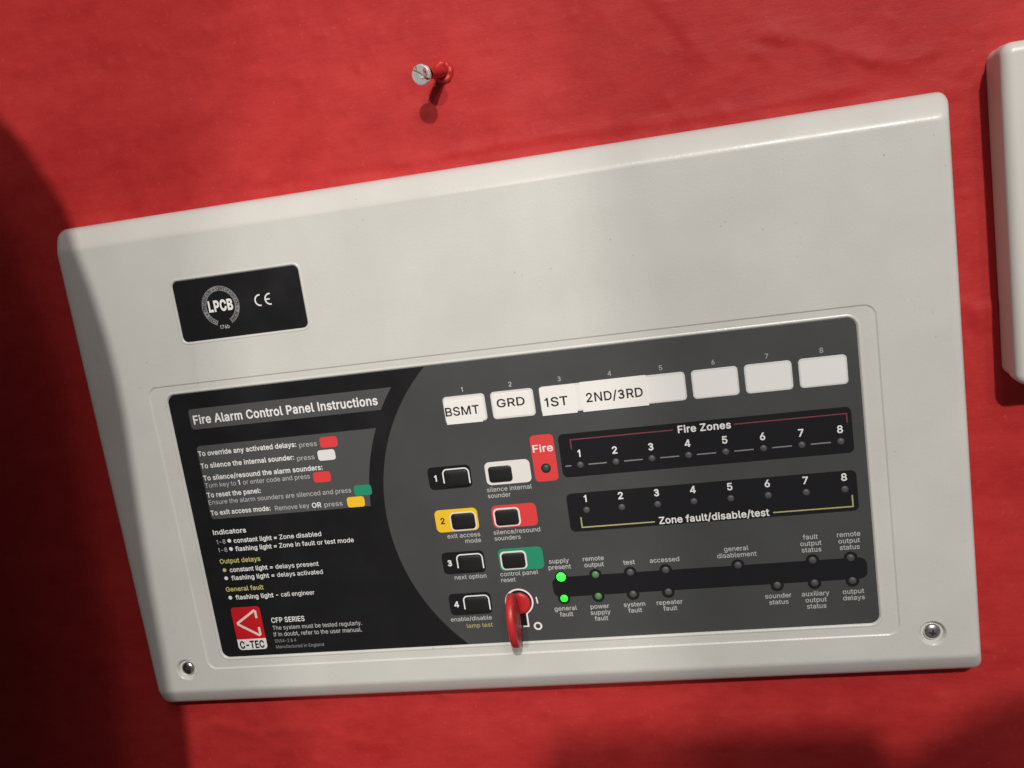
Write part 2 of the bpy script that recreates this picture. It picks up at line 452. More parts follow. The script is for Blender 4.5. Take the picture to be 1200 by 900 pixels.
# letter outlines of a plain grotesque: character, advance, contours (units of 1/1000)
GLYPHS = """
A 480 395,0,463,0,276,509,201,509,16,0,85,0,135,142,347,142|327,199,155,199,191,302,239,458
B 456 309,67,281,60,245,57,125,57,125,231,269,229,306,218,333,197,350,169,355,137,353,115,344,96,330,80|387,320,397,353,396,398,390,421,381,442,367,461,350,477,329,491,304,501,274,507,60,509,60,0,284,2,317,8,344,18,368,31,386,48,400,67,410,88,416,111,418,136,416,161,411,184,402,203,378,234,347,254,315,262,315,267,329,272,368,295|336,372,330,340,314,314,288,296,256,287,125,285,125,452,240,452,270,449,294,442,313,429,326,412,333,393
C 510 408,348,473,348,459,397,435,438,402,471,362,496,317,511,267,516,225,512,186,501,150,484,119,459,92,429,70,393,53,352,44,305,40,254,44,203,53,157,70,115,92,79,119,49,150,25,186,7,225,-3,267,-7,317,-2,363,13,402,38,435,71,459,112,473,160,408,160,404,144,389,114,369,90,330,65,284,54,237,56,210,63,184,76,161,94,141,117,125,145,113,177,106,213,103,254,106,295,113,332,125,364,141,391,161,414,184,432,209,445,237,453,267,456,315,449,357,428,380,407,397,380
D 502 219,0,268,3,312,14,351,31,384,54,411,83,433,119,449,159,458,205,462,255,458,306,449,351,433,391,412,426,385,455,353,478,315,495,273,505,225,509,60,509,60,0|397,294,399,255,397,216,390,181,379,149,363,122,343,99,318,81,288,68,254,60,215,57,125,57,125,452,221,452,258,449,291,441,320,428,344,410,364,388,379,361,390,329
E 419 125,286,125,452,372,452,372,509,60,509,60,0,375,0,375,57,125,57,125,229,355,229,355,286
F 410 125,278,125,452,369,452,369,509,60,509,60,0,125,0,125,221,346,221,346,278
G 520 160,414,183,432,209,445,236,453,265,456,300,453,330,443,356,427,387,393,408,349,474,349,460,395,436,436,403,469,363,494,316,510,265,516,223,512,184,501,149,484,117,459,91,429,69,393,53,352,43,305,40,254,43,203,53,157,69,116,91,79,118,49,149,25,185,7,225,-3,269,-7,308,-4,344,5,377,19,406,38,431,62,451,91,466,124,475,160,478,256,283,256,283,199,415,199,413,173,407,147,396,123,382,102,365,85,345,71,322,61,296,55,269,53,238,56,210,63,184,76,161,95,141,117,125,145,113,177,106,213,103,254,106,295,113,332,125,364,141,392
H 517 392,232,392,0,457,0,457,509,392,509,392,289,125,289,125,509,60,509,60,0,125,0,125,232
I 185 60,0,125,0,125,509,60,509
L 393 125,509,60,509,60,0,361,0,361,57,125,57
M 628 476,509,352,187,314,71,152,509,60,509,60,0,122,0,122,291,119,438,286,0,342,0,456,291,507,439,504,0,568,0,568,509
N 523 463,0,463,509,399,509,399,195,404,74,136,509,60,509,60,0,125,0,125,291,120,433,387,0
O 533 384,25,415,49,442,79,464,115,480,157,490,203,493,254,490,305,480,352,464,393,442,429,415,459,384,484,348,501,309,512,267,516,225,512,186,501,150,484,119,459,92,429,70,393,53,352,44,305,40,254,44,203,53,157,70,115,92,79,119,49,150,25,186,7,225,-3,267,-7,309,-3,348,7|408,144,392,116,372,94,349,76,324,63,296,55,267,53,237,55,210,63,184,76,161,94,142,117,125,144,113,176,106,213,103,254,106,295,113,332,125,364,142,392,161,415,184,433,210,445,237,453,267,456,296,453,324,446,349,433,372,415,392,392,408,365,420,332,428,295,430,254,428,213,420,176
P 445 407,377,400,404,390,430,375,452,356,471,332,487,305,499,272,506,235,509,60,509,60,0,125,0,125,186,235,186,272,188,305,195,332,207,356,223,375,243,390,265,400,291,407,318,409,348|279,446,297,439,312,428,324,416,339,385,344,348,339,310,324,279,312,266,297,256,279,248,257,244,125,242,125,452,232,452
R 449 314,209,333,217,356,232,376,250,390,271,401,296,407,323,409,352,407,381,401,408,390,433,376,455,356,473,333,489,305,500,273,506,236,509,60,509,60,0,125,0,125,198,246,200,353,0,428,0|298,440,325,419,340,389,345,352,340,316,325,287,298,267,258,256,125,255,125,452,258,451
S 447 64,60,81,40,102,23,128,9,156,-1,188,-7,224,-9,261,-7,294,0,323,11,349,25,370,43,386,64,399,87,406,112,408,139,402,180,384,213,359,238,312,264,212,293,142,324,122,345,117,359,115,376,121,405,139,430,167,448,204,457,254,456,280,449,302,437,320,421,332,402,337,378,401,378,398,403,390,427,377,449,360,468,340,484,316,498,289,508,259,514,227,516,195,514,165,508,138,498,113,484,92,468,75,448,62,425,54,400,52,372,56,341,67,313,86,289,112,269,145,253,245,222,310,197,332,179,344,154,344,122,338,106,317,79,286,60,246,50,204,50,166,59,136,76,114,102,108,118,104,137,38,137,42,109,51,83
T 449 32,509,32,452,193,452,193,0,257,0,257,452,417,452,417,509
U 517 232,53,208,59,187,68,169,80,153,95,141,113,132,133,126,155,124,509,60,509,60,173,63,140,71,108,85,80,103,55,126,33,154,15,186,2,220,-6,259,-8,297,-6,332,2,363,15,391,33,414,55,433,80,446,108,454,140,457,173,457,509,393,509,391,155,385,133,377,113,364,95,349,80,331,68,309,59,285,53
V 480 204,0,278,0,463,509,395,509,290,206,241,51,84,509,16,509
Z 438 42,46,42,0,399,0,399,57,112,54,397,462,397,509,40,509,40,452,326,454
a 389 257,231,92,200,64,184,43,161,32,128,32,84,38,63,48,45,60,29,76,15,94,5,137,-7,181,-7,199,-4,229,8,252,25,272,52,277,52,277,0,337,0,335,278,330,301,322,320,312,336,286,360,255,375,223,382,173,383,133,375,95,358,64,331,51,313,41,291,100,274,118,301,149,322,178,330,212,330,240,322,260,307,272,285,276,257,271,240|270,108,254,80,228,59,192,47,156,46,130,52,109,64,96,82,92,105,97,130,112,147,134,159,276,190,276,138
b 424 112,59,118,59,159,12,189,-3,229,-8,260,-6,288,3,313,16,336,34,355,57,370,84,381,116,388,151,390,189,388,227,381,261,370,293,354,320,335,342,313,361,287,374,259,382,229,384,207,383,171,373,147,355,118,319,114,319,114,509,53,509,53,0,112,0|242,49,220,47,198,49,179,55,162,65,147,78,135,95,118,138,113,189,118,241,134,282,147,299,161,312,178,322,198,328,220,330,243,328,262,322,280,311,295,298,307,281,323,239,328,189,323,139,306,97,294,80,279,66,262,55
c 396 184,328,220,329,252,321,284,297,303,262,362,277,356,293,340,322,318,346,276,371,226,384,174,382,144,374,117,360,93,341,72,318,56,291,44,260,37,225,34,187,37,150,44,116,56,85,72,58,93,35,117,16,144,3,174,-5,226,-7,277,5,306,21,331,43,350,70,363,102,304,117,292,89,262,60,232,49,184,49,163,55,145,66,130,80,118,97,102,139,96,187,102,236,118,278,130,296,145,310,163,321
d 424 372,0,372,509,311,509,311,319,306,319,267,364,237,379,196,384,165,382,137,374,112,361,89,342,70,320,55,293,43,261,36,227,34,189,36,151,43,116,55,84,70,57,89,34,111,16,137,3,165,-6,195,-8,217,-7,252,4,277,21,307,59,313,59,313,0|182,328,205,330,227,328,246,322,263,312,278,299,290,282,306,241,312,189,306,138,290,95,278,78,263,65,246,55,226,49,205,47,182,49,162,55,145,66,130,80,118,97,102,139,96,189,102,239,118,281,130,298,145,311,162,322
e 404 246,323,263,314,277,301,288,286,304,248,308,221,98,221,102,251,119,286,146,313,164,323,183,328,205,330,227,328|71,317,55,290,44,258,36,224,34,187,37,150,44,116,56,85,72,58,92,35,117,16,145,3,177,-5,212,-8,237,-7,283,4,320,26,348,55,365,91,306,105,300,93,285,73,265,58,227,47,190,48,169,53,151,61,135,73,121,88,110,106,102,127,97,169,371,169,365,256,357,282,334,324,303,355,266,374,226,383,172,382,142,373,115,359,91,340
f 254 169,529,135,519,107,499,87,470,82,452,82,379,6,379,6,327,82,327,81,0,142,0,142,327,228,327,228,379,142,379,142,419,147,449,154,460,164,468,178,472,195,474,227,468,243,521
g 425 205,59,183,61,163,66,145,76,131,88,118,104,102,144,96,193,102,241,118,282,130,298,145,312,163,322,182,328,205,330,227,328,247,322,264,312,279,299,291,283,307,242,312,193,307,142,290,103,278,87,264,75,246,66,227,61|113,27,138,14,165,7,217,6,252,16,277,32,306,68,311,68,311,-6,308,-34,298,-58,282,-75,261,-87,236,-95,187,-96,154,-88,131,-74,101,-41,51,-69,70,-97,97,-122,134,-140,180,-149,237,-149,265,-144,291,-136,314,-124,334,-109,350,-90,363,-67,370,-40,372,-9,372,379,313,379,313,319,308,319,267,365,237,379,196,384,166,382,138,374,112,361,90,342,71,320,55,293,43,263,36,229,34,191,36,154,43,120,55,90,71,65,90,43
h 410 275,377,252,383,227,384,200,382,175,374,152,362,132,344,114,314,114,509,53,509,53,0,114,0,115,248,126,283,147,308,176,324,210,329,235,326,256,318,273,304,286,286,293,263,296,235,296,0,357,0,355,271,350,298,341,321,328,340,313,356,295,369
i 167 73,522,54,512,43,494,43,472,54,455,73,444,95,444,114,455,125,472,125,494,114,512,95,522|114,0,114,379,53,379,53,0
k 381 294,0,372,0,201,216,360,379,284,379,121,212,114,212,114,509,53,509,53,0,114,0,114,141,154,178
l 189 120,62,114,83,114,509,53,509,53,84,55,59,62,37,74,20,91,8,112,0,147,-2,181,3,170,54,135,53
m 610 514,361,497,372,458,385,417,385,381,375,350,356,326,329,317,308,314,320,303,342,287,361,268,375,245,383,203,385,172,376,144,358,122,331,112,305,112,379,53,379,53,0,114,0,114,238,119,274,135,302,158,320,185,329,220,328,238,322,253,311,265,297,272,280,274,260,274,0,335,0,335,247,340,277,353,302,374,320,402,329,438,329,456,323,473,313,485,298,493,279,496,254,496,0,557,0,555,283,550,307,541,328,529,346
n 410 275,377,252,383,227,384,200,382,175,374,152,362,132,344,112,310,112,379,53,379,53,0,114,0,115,248,126,283,147,308,176,324,210,329,235,326,256,318,273,304,286,286,293,263,296,235,296,0,357,0,355,271,350,298,341,321,328,340,313,356,295,369
o 415 93,341,72,318,56,291,44,260,37,225,34,187,37,150,44,116,56,85,72,58,93,35,117,16,144,3,174,-5,207,-8,241,-5,271,3,299,16,323,35,343,58,359,85,371,116,379,150,381,187,379,225,371,260,359,291,343,318,323,341,299,360,271,374,241,382,207,384,174,382,144,374,117,360|319,187,314,139,298,97,285,80,270,66,252,55,231,49,207,46,184,49,163,55,145,66,130,80,118,97,102,139,96,187,102,236,118,278,130,296,145,310,163,321,184,328,207,330,231,328,252,321,270,310,285,296,298,278,314,236
p 424 207,383,171,373,147,355,118,319,112,319,112,379,53,379,53,-143,114,-143,114,59,118,59,159,12,189,-3,229,-8,260,-6,288,3,313,16,336,34,355,57,370,84,381,116,388,151,390,189,388,227,381,261,370,293,354,320,335,342,313,361,287,374,259,382,229,384|135,95,118,138,113,189,118,241,134,282,147,299,161,312,178,322,198,328,220,330,243,328,262,322,280,311,295,298,307,281,323,239,328,189,323,139,306,97,294,80,279,66,262,55,242,49,220,47,198,49,179,55,162,65,147,78
r 259 243,384,191,383,171,377,152,367,137,354,124,339,115,321,112,321,112,379,53,379,53,0,114,0,115,254,126,284,146,306,174,321,207,326,243,322
s 365 206,47,160,47,141,52,124,60,111,72,101,87,94,107,36,94,50,54,62,38,76,24,112,3,157,-7,210,-7,236,-2,260,6,281,18,298,31,312,47,323,65,329,85,331,107,328,131,320,153,306,171,287,187,261,200,172,223,136,235,115,253,110,264,109,277,111,292,119,305,131,317,147,326,166,331,187,333,210,331,228,325,243,316,254,304,268,277,324,290,318,308,299,339,271,363,234,379,187,384,137,378,95,360,79,347,65,332,55,314,49,295,47,274,50,249,58,227,72,208,92,192,118,180,212,155,243,144,262,126,268,103,265,88,258,74,244,62,227,53
t 227 204,379,126,379,126,471,65,471,65,379,6,379,6,327,65,327,65,93,68,64,77,41,92,21,113,7,138,-1,168,-4,213,2,202,54,144,55,136,61,127,83,126,327,204,327
u 410 135,2,158,-3,182,-5,209,-3,234,5,257,17,277,35,294,60,298,70,298,0,357,0,357,379,296,379,295,132,283,97,263,71,234,55,200,50,175,53,154,61,137,75,124,94,116,117,114,144,114,379,53,379,54,109,60,82,69,59,82,39,97,23,115,11
v 389 163,0,226,0,371,379,305,379,224,155,194,55,84,379,17,379
w 567 368,0,429,0,545,379,480,379,434,214,396,63,316,379,252,379,206,214,170,61,87,379,23,379,138,0,199,0,248,172,284,311
x 379 224,192,352,379,282,379,233,306,190,233,100,379,29,379,155,195,21,0,91,0,148,85,190,156,287,0,358,0
y 389 371,379,305,379,224,155,194,55,84,379,17,379,163,-1,138,-64,122,-81,104,-89,61,-86,47,-139,125,-141,153,-128,177,-107,196,-77
z 380 254,320,42,46,42,0,339,0,339,56,126,56,126,60,333,331,333,379,48,379,48,323,254,323
0 453 130,484,106,461,85,431,69,395,57,353,50,306,48,254,50,202,57,155,69,113,85,77,105,48,130,24,158,7,191,-3,227,-7,263,-3,295,7,323,24,348,48,368,77,384,113,396,155,403,202,405,254,403,306,396,353,384,395,368,431,348,461,323,484,295,502,262,512,227,516,191,512,159,502|330,365,338,332,344,254,338,176,330,144,320,116,306,92,290,74,271,60,250,52,227,50,203,52,182,60,163,74,147,92,134,116,123,144,115,176,109,254,115,332,123,365,134,393,147,416,163,435,182,449,203,457,227,460,250,457,271,449,290,435,306,416,320,393
1 330 168,0,233,0,233,509,178,509,158,462,128,432,72,414,72,362,168,392
2 453 311,327,294,298,64,47,64,0,389,0,389,57,153,57,153,60,294,209,351,280,371,318,380,354,379,398,372,423,361,445,346,465,328,482,306,497,281,507,254,513,225,516,196,513,168,507,143,496,121,482,102,464,86,442,75,418,68,391,66,362,127,362,128,381,139,413,159,438,188,454,224,460,258,455,287,441,308,419,319,389,319,356
3 453 134,386,143,406,159,424,181,436,206,442,233,442,258,435,279,422,294,404,302,384,302,362,293,342,277,324,255,312,230,306,172,304,172,222,218,221,246,218,272,209,293,194,309,176,317,154,318,132,312,110,298,90,277,74,253,64,225,59,197,61,171,68,148,82,131,100,120,120,61,90,83,54,115,24,155,4,201,-6,247,-5,291,8,330,31,360,62,379,99,385,140,379,181,360,218,330,249,351,311,367,351,368,393,354,433,327,468,289,493,244,507,197,508,152,495,113,471,85,437,69,397
4 453 282,0,343,0,343,105,413,105,413,163,343,163,343,509,262,509,40,160,40,105,282,105|282,163,108,163,282,436
5 453 275,262,303,237,321,203,328,162,322,122,304,89,276,64,241,51,204,51,173,60,148,78,130,102,122,130,60,130,63,105,71,82,83,60,99,41,118,25,140,11,165,1,192,-5,221,-7,253,-4,282,3,309,15,332,32,352,52,369,76,381,102,388,132,391,163,390,187,379,231,358,269,330,299,294,321,252,332,212,333,178,325,134,301,151,452,366,452,366,509,96,509,67,253,128,246,152,262,184,273,218,277,257,270
6 453 352,50,368,73,379,98,387,127,389,157,387,187,380,215,370,240,355,262,337,280,316,295,291,305,265,312,235,314,196,307,173,293,322,509,252,509,137,340,93,268,71,212,64,162,66,130,73,101,84,74,100,51,119,31,142,15,168,3,196,-4,226,-7,257,-4,284,3,310,14,333,30|148,229,174,252,207,264,245,264,279,251,304,228,322,196,327,157,322,119,304,86,279,63,245,50,207,50,174,63,148,86,131,119,125,158,131,197
7 453 391,449,391,509,62,509,62,452,323,452,97,0,165,0
8 453 259,-5,289,1,317,11,341,25,362,42,378,62,391,84,398,109,401,135,399,156,387,195,365,228,335,252,300,265,300,267,323,276,343,289,359,308,372,330,379,354,382,380,379,405,373,429,361,450,346,469,328,485,306,498,282,508,255,514,226,516,197,514,170,508,146,498,124,485,106,469,90,450,79,429,73,405,70,380,73,354,80,330,93,308,109,289,129,276,153,267,153,265,134,260,101,241,75,212,58,176,52,135,54,109,62,84,74,62,91,42,111,25,136,11,163,1,193,-5,226,-7|133,376,138,407,153,432,177,449,208,459,244,459,275,449,299,432,314,407,319,376,314,344,298,318,274,300,244,291,209,291,178,300,154,318,138,344|331,106,313,79,285,60,248,50,205,50,167,60,139,79,121,106,115,139,122,173,140,202,169,223,206,234,247,234,283,223,312,202,330,173,337,139
- 453 114,244,114,188,337,188,337,244
. 188 63,9,83,-3,107,-3,128,9,140,29,140,53,128,73,107,85,83,85,63,73,51,53,51,29
/ 249 71,-76,235,533,178,533,14,-76
: 188 63,9,83,-3,107,-3,128,9,140,29,140,53,128,73,107,85,83,85,63,73,51,53,51,29|107,360,83,360,63,349,51,328,51,304,63,284,83,272,107,272,128,284,140,304,140,328,128,349
= 453 381,245,381,301,72,301,72,245|72,153,72,97,381,97,381,153
& 448 134,499,117,488,102,474,91,458,82,440,77,420,77,379,87,344,108,310,136,276,101,249,58,205,40,173,34,133,36,108,43,84,54,62,69,42,88,26,110,12,136,1,165,-5,221,-5,246,-1,294,17,315,30,329,43,364,0,438,0,364,90,389,124,403,167,408,224,349,224,343,174,328,134,220,266,256,293,301,336,320,375,324,404,317,442,297,475,266,499,246,507,200,513,154,507|245,445,255,434,260,420,262,405,259,384,243,359,182,312,169,327,141,375,137,399,141,421,151,440,168,453,189,460,219,459,233,454|98,115,98,146,110,174,135,202,173,231,292,87,269,69,232,52,193,46,158,51,130,66,109,87
, 188 84,-119,137,71,68,71,38,-119
• 389 249,107,278,131,297,164,304,202,297,240,278,272,249,296,214,309,175,309,139,296,111,272,92,240,85,202,92,164,111,131,139,107,175,94,214,94
"""
FONT = {' ': (188, [])}
for _l in GLYPHS.strip().split('\n'):
    _a, _r = _l[2:].split(' ', 1)
    _c = []
    for _q in _r.split('|'):
        _n = [int(t) for t in _q.split(',')]
        _c.append(list(zip(_n[::2], _n[1::2])))
    FONT[_l[0]] = (int(_a), _c)


def raw_text(s, bold):
    """text -> (xy verts at font size 1, faces)"""
    cu = bpy.data.curves.new('t', 'CURVE')
    cu.dimensions = '2D'
    cu.fill_mode = 'FRONT'
    cu.offset = bold
    px = 0.0
    for ch in s:
        adv, cons = FONT[ch]
        for con in cons:
            sp = cu.splines.new('POLY')
            sp.points.add(len(con) - 1)
            for k, (x, y) in enumerate(con):
                sp.points[k].co = (px + x * .001, y * .001, 0, 1)
            sp.use_cyclic_u = True
        px += adv * .001 + bold * 1.2
    o = bpy.data.objects.new('t', cu)
    me = o.to_mesh()
    vs = [(v.co.x, v.co.y) for v in me.vertices]
    fs = [tuple(p.vertices) for p in me.polygons]
    o.to_mesh_clear()
    bpy.data.objects.remove(o)
    bpy.data.curves.remove(cu)
    return vs, fs


_hv = raw_text('H', 0)[0]
CAP = max(p[1] for p in _hv) - min(p[1] for p in _hv)


def text(s, x, y, h, material, parent, width=None, align='l', bold=0.0, z=-0.10, name='lettering', slant=0.0, rot=0.0):
    """baseline at (x, y), capital height h, optional exact width, all in mm"""
    vs, fs = raw_text(s, bold)
    if not fs:
        return None
    x0, x1 = min(p[0] for p in vs), max(p[0] for p in vs)
    sy = h / CAP
    sx = sy if width is None else width / (x1 - x0)
    wdt = (x1 - x0) * sx
    off = {'l': 0, 'c': -wdt / 2, 'r': -wdt}[align]
    cr, sr = math.cos(rot), math.sin(rot)
    v = []
    for px, py in vs:
        lx, ly = (px - x0) * sx + off + slant * py * sy, -py * sy
        v.append((x + lx * cr - ly * sr, y + lx * sr + ly * cr, z))
    return link(name, mesh(name, v, fs), material, parent)


def filled_face(outer, holes, z):
    """planar face with holes -> (verts, tris)"""
    bm = bmesh.new()
    es = []
    for lp in [outer] + holes:
        vv = [bm.verts.new((x, y, 0)) for x, y in lp]
        for i in range(len(vv)):
            es.append(bm.edges.new((vv[i], vv[(i + 1) % len(vv)])))
    bmesh.ops.triangle_fill(bm, edges=es, use_beauty=True, use_dissolve=False, normal=(0, 0, 1))
    bm.verts.index_update()
    vs = [(v.co.x, v.co.y, z) for v in bm.verts]
    fs = [tuple(v.index for v in f.verts) for f in bm.faces]
    bm.free()
    return vs, fs


class Build:
    def __init__(self):
        self.v, self.f, self.s = [], [], []

    def add(self, v, f, s=()):
        b, fb = len(self.v), len(self.f)
        self.v += v
        self.f += [tuple(i + b for i in q) for q in f]
        self.s += [i + fb for i in s]

    def done(self, name, material, parent, merge=True):
        me = mesh(name, self.v, self.f, self.s)
        if merge:
            bm = bmesh.new()
            bm.from_mesh(me)
            bmesh.ops.remove_doubles(bm, verts=bm.verts, dist=2e-7)
            bmesh.ops.recalc_face_normals(bm, faces=bm.faces)
            bm.to_mesh(me)
            bm.free()
        return link(name, me, material, parent)


def lathe(profile, centre, ax, n=28):
    """profile [(radius, distance along axis)] about an axis through centre (panel mm) -> verts, faces, smooth"""
    a = Vector(ax).normalized()
    u = a.orthogonal().normalized()
    w = a.cross(u)
    c = Vector(centre)
    v, f = [], []
    for r, d in profile:
        for i in range(n):
            t = 2 * PI * i / n
            v.append(tuple(c + a * d + (u * math.cos(t) + w * math.sin(t)) * max(r, 1e-4)))
    for k in range(len(profile) - 1):
        for i in range(n):
            j = (i + 1) % n
            f.append((k * n + i, k * n + j, (k + 1) * n + j, (k + 1) * n + i))
    return v, f, list(range(len(f)))


# ------------------------------------------------------------------ the wall
def fbm(x, y, s, o=4, seed=0.0):
    return noise.fractal(Vector((x / s, y / s, seed)), 1.0, 2.0, o)


def seg(x, y, a, b):
    p, a, b = Vector((x, y)), Vector(a), Vector(b)
    ab = b - a
    t = max(0, min(1, (p - a).dot(ab) / ab.length_squared))
    q = a + ab * t
    side = ab.x * (p.y - a.y) - ab.y * (p.x - a.x)
    return (p - q).length * (1 if side > 0 else -1), t


# creases in the paint: (path, height, width up, width down)
CREASES = [
    ([(262, -72), (272, -58), (284, -42), (291, -30)], 0.46, 5.6, 1.4),
    ([(318, -30), (334, -27), (345, -21), (356, -15)], 0.62, 5.0, 1.2),
    ([(356, -15), (368, -12), (378, -14)], 0.50, 3.7, 1.4),
    ([(306, -20), (311, -26), (318, -24)], 0.50, 3.1, 1.8),
    ([(96, -6), (130, -7), (162, -5)], 0.38, 4.3, 1.2),
    ([(160, -4.5), (210, -6), (262, -5), (300, -4)], 0.58, 3.1, 1.2),
    ([(300, -4), (330, -5), (352, -6)], 0.50, 3.7, 1.2),
    ([(384, 83), (389, 86), (396, 85)], 0.76, 1.9, 4.2),
    ([(386, 86), (387, 95)], -0.50, 1.5, 1.8),
    ([(15, 255), (28, 258), (44, 266)], 0.50, 2.5, 4.2),
    ([(40, 261), (66, 259), (95, 268)], 0.42, 2.5, 3.5),
    ([(150, -78), (176, -68), (215, -66)], 0.26, 8.7, 3.5),
    ([(330, -60), (352, -47), (380, -40)], 0.30, 7.4, 2.8),
]
BUMPS = [(322, -32, 3.0, .55), (318, -21, 2.2, .5), (331, -24, 2.0, .5), (392, 91, 4.5, .8), (240, -84, 9, .4), (355, -62, 12, .5),
         (300, -66, 16, .5), (210, -22, 14, .35), (132, -30, 18, .35), (56, -30, 20, .3)]


def wall_z(x, y):
    d = fbm(x, y, 95, 3, 2.0) * 0.9 + fbm(x, y, 28, 4, 7.0) * 0.22
    d += abs(fbm(x * .8, y * 1.5, 46, 4, 12.0)) * 0.35
    for path, h, wu, wd in CREASES:
        m_ = 3 * max(wu, wd)
        if not (min(p[0] for p in path) - m_ < x < max(p[0] for p in path) + m_ and min(p[1] for p in path) - m_ < y < max(p[1] for p in path) + m_):
            continue
        best = 1e9
        for a, b in zip(path, path[1:]):
            q, t = seg(x, y, a, b)
            if abs(q) < abs(best):
                best = q
        if abs(best) < 40:
            best += noise.noise(Vector((x / 7, y / 7, 3))) * 0.8
            d += h * math.exp(-(best / (wd if best > 0 else wu)) ** 2)
    for bx, by, br, bh in BUMPS:
        q = ((x - bx) ** 2 + (y - by) ** 2) / (br * br)
        if q < 9:
            d += bh * math.exp(-q)
    # filler pressed up against the panel's top and right edges
    if -6 < x < 388 and -14 < y < 4:
        rag = noise.noise(Vector((x / 9, 2, 0))) + .6 * noise.noise(Vector((x / 3.2, 8, y / 6)))
        e = y + 2.2 + 1.6 * rag
        d += (.85 + .6 * noise.noise(Vector((x / 16, 5, 0)))) / (1 + math.exp(-e / .55)) * max(0.25, min(1, .6 + noise.noise(Vector((x / 30, 1, 4))) * 1.3))
    if 378 < x < 392 and 0 < y < 240:
        rag = noise.noise(Vector((4, y / 8, 0)))
        d += .5 / (1 + math.exp((x - 384.6 + 1.2 * rag) / .6)) * max(0, min(1, .4 + noise.noise(Vector((1, y / 22, 4))) * 1.5))
    # chips and blisters in the old paint
    q = noise.noise(Vector((x / 5.5, y / 5.5, 21)))
    if q > .42:
        d += (q - .42) * 1.5
    elif q < -.55:
        d += (q + .55) * 1.6
    return WALL - d


def axis_steps(lo, a, b, hi, step, coarse):
    out = []
    q = lo
    while q < a:
        out.append(q)
        q += coarse
    q = a
    while q < b:
        out.append(q)
        q += step
    q = b
    while q <= hi:
        out.append(q)
        q += coarse
    return out


xs = axis_steps(-900, -140, 440, 1200, 1.7, 40)
ys = axis_steps(-900, -120, 310, 1000, 1.7, 40)
wv = [(x, y, wall_z(x, y)) for y in ys for x in xs]
nx = len(xs)
wf = [(j * nx + i, j * nx + i + 1, (j + 1) * nx + i + 1, (j + 1) * nx + i) for j in range(len(ys) - 1) for i in range(nx - 1)]
wall = link('wall', mesh('wall', wv, wf, 'all'), 'red_wall_paint')
wall['kind'] = 'structure'

# ------------------------------------------------------------------ the fire alarm panel
panel = thing('fire_alarm_panel', 'off-white fire alarm control panel with dark printed fascia on the red wall', 'alarm panel', (190, 117.5, WALL))

OX0, OY0, OX1, OY1 = -1.7, 0.3, 381.4, 238.4
# (inset in x, inset in y, z): a broad sloping rim above and below, a tight one at the sides
PROFILE = [(0, 0, WALL + 1.5), (0, 0, 9.0), (.06, .12, 7.4), (.15, .7, 5.6), (.32, 1.7, 4.0), (.7, 3.2, 2.6), (1.7, 8.2, -0.25),
           (2.5, 9.0, -0.65), (3.5, 9.8, -0.90), (5.0, 10.7, -1.0)]
NC = 8


def outline(ix, iy):
    return rrect(OX0 + ix, OY0 + iy, OX1 - ix, OY1 - iy, max(3.6 - ix * .45, 1.8), NC)


FACE = -1.0
SHELF = -0.45
SCREWS = [(18.2, 217.3), (361.7, 217.7)]
PLATE = (53.1, 30.7, 113.5, 58.2)
LAB = (38.5, 81.5, 341.3, 212.2)
SHF = (29.7, 76.7, 349.2, 217.8)


def rim(e):
    return rrect(LAB[0] - e, LAB[1] - e, LAB[2] + e, LAB[3] + e, 3.9 + e * .8, 8)


def prim(e):
    return rrect(PLATE[0] - e, PLATE[1] - e, PLATE[2] + e, PLATE[3] + e, 2.6 + e * .8, 6)


bd = Build()
v, f, s = rings([(outline(a, b), z) for a, b, z in PROFILE], cap_last=False, smooth_bands='all')
bd.add(v, f, s)
plate_hole = prim(1.3)
shelf_hole = rrect(*SHF, 5.0, 6)
screw_holes = [circle(x, y, 5.6, 32) for x, y in SCREWS]
v, f = filled_face(outline(5.0, 10.7), [plate_hole, shelf_hole] + screw_holes, FACE)
bd.add(v, f)
# plate pocket
v, f, s = rings([(plate_hole, FACE), (prim(1.05), FACE - .16), (prim(.75), FACE - .22), (prim(.4), FACE - .12), (prim(.15), FACE + .2), (prim(0), FACE + .5)], smooth_bands='all')
bd.add(v, f, s)
# stepped shelf round the fascia
v, f, s = rings([(shelf_hole, FACE), (rrect(SHF[0] + .3, SHF[1] + .3, SHF[2] - .3, SHF[3] - .3, 4.7, 6), FACE + .18),
                 (rrect(SHF[0] + .75, SHF[1] + .75, SHF[2] - .75, SHF[3] - .75, 4.3, 6), SHELF)], cap_last=False, smooth_bands=(0, 1))
bd.add(v, f, s)
v, f = filled_face(rrect(SHF[0] + .75, SHF[1] + .75, SHF[2] - .75, SHF[3] - .75, 4.3, 6), [rim(1.5)], SHELF)
bd.add(v, f)
v, f, s = rings([(rim(1.5), SHELF), (rim(1.2), SHELF - .2), (rim(.85), SHELF - .28), (rim(.5), SHELF - .18), (rim(.2), SHELF + .12), (rim(0), .12)], smooth_bands='all')
bd.add(v, f, s)
# counterbored screw wells
for (x, y) in SCREWS:
    lp = [(circle(x, y, r, 32), z) for r, z in ((5.6, FACE), (5.3, FACE + .12), (4.9, FACE + .7), (4.5, FACE + 1.5), (4.3, FACE + 2.2))]
    v, f, s = rings(lp, smooth_bands='all')
    bd.add(v, f, s)
bd.done('cover', 'cover_plastic', panel)

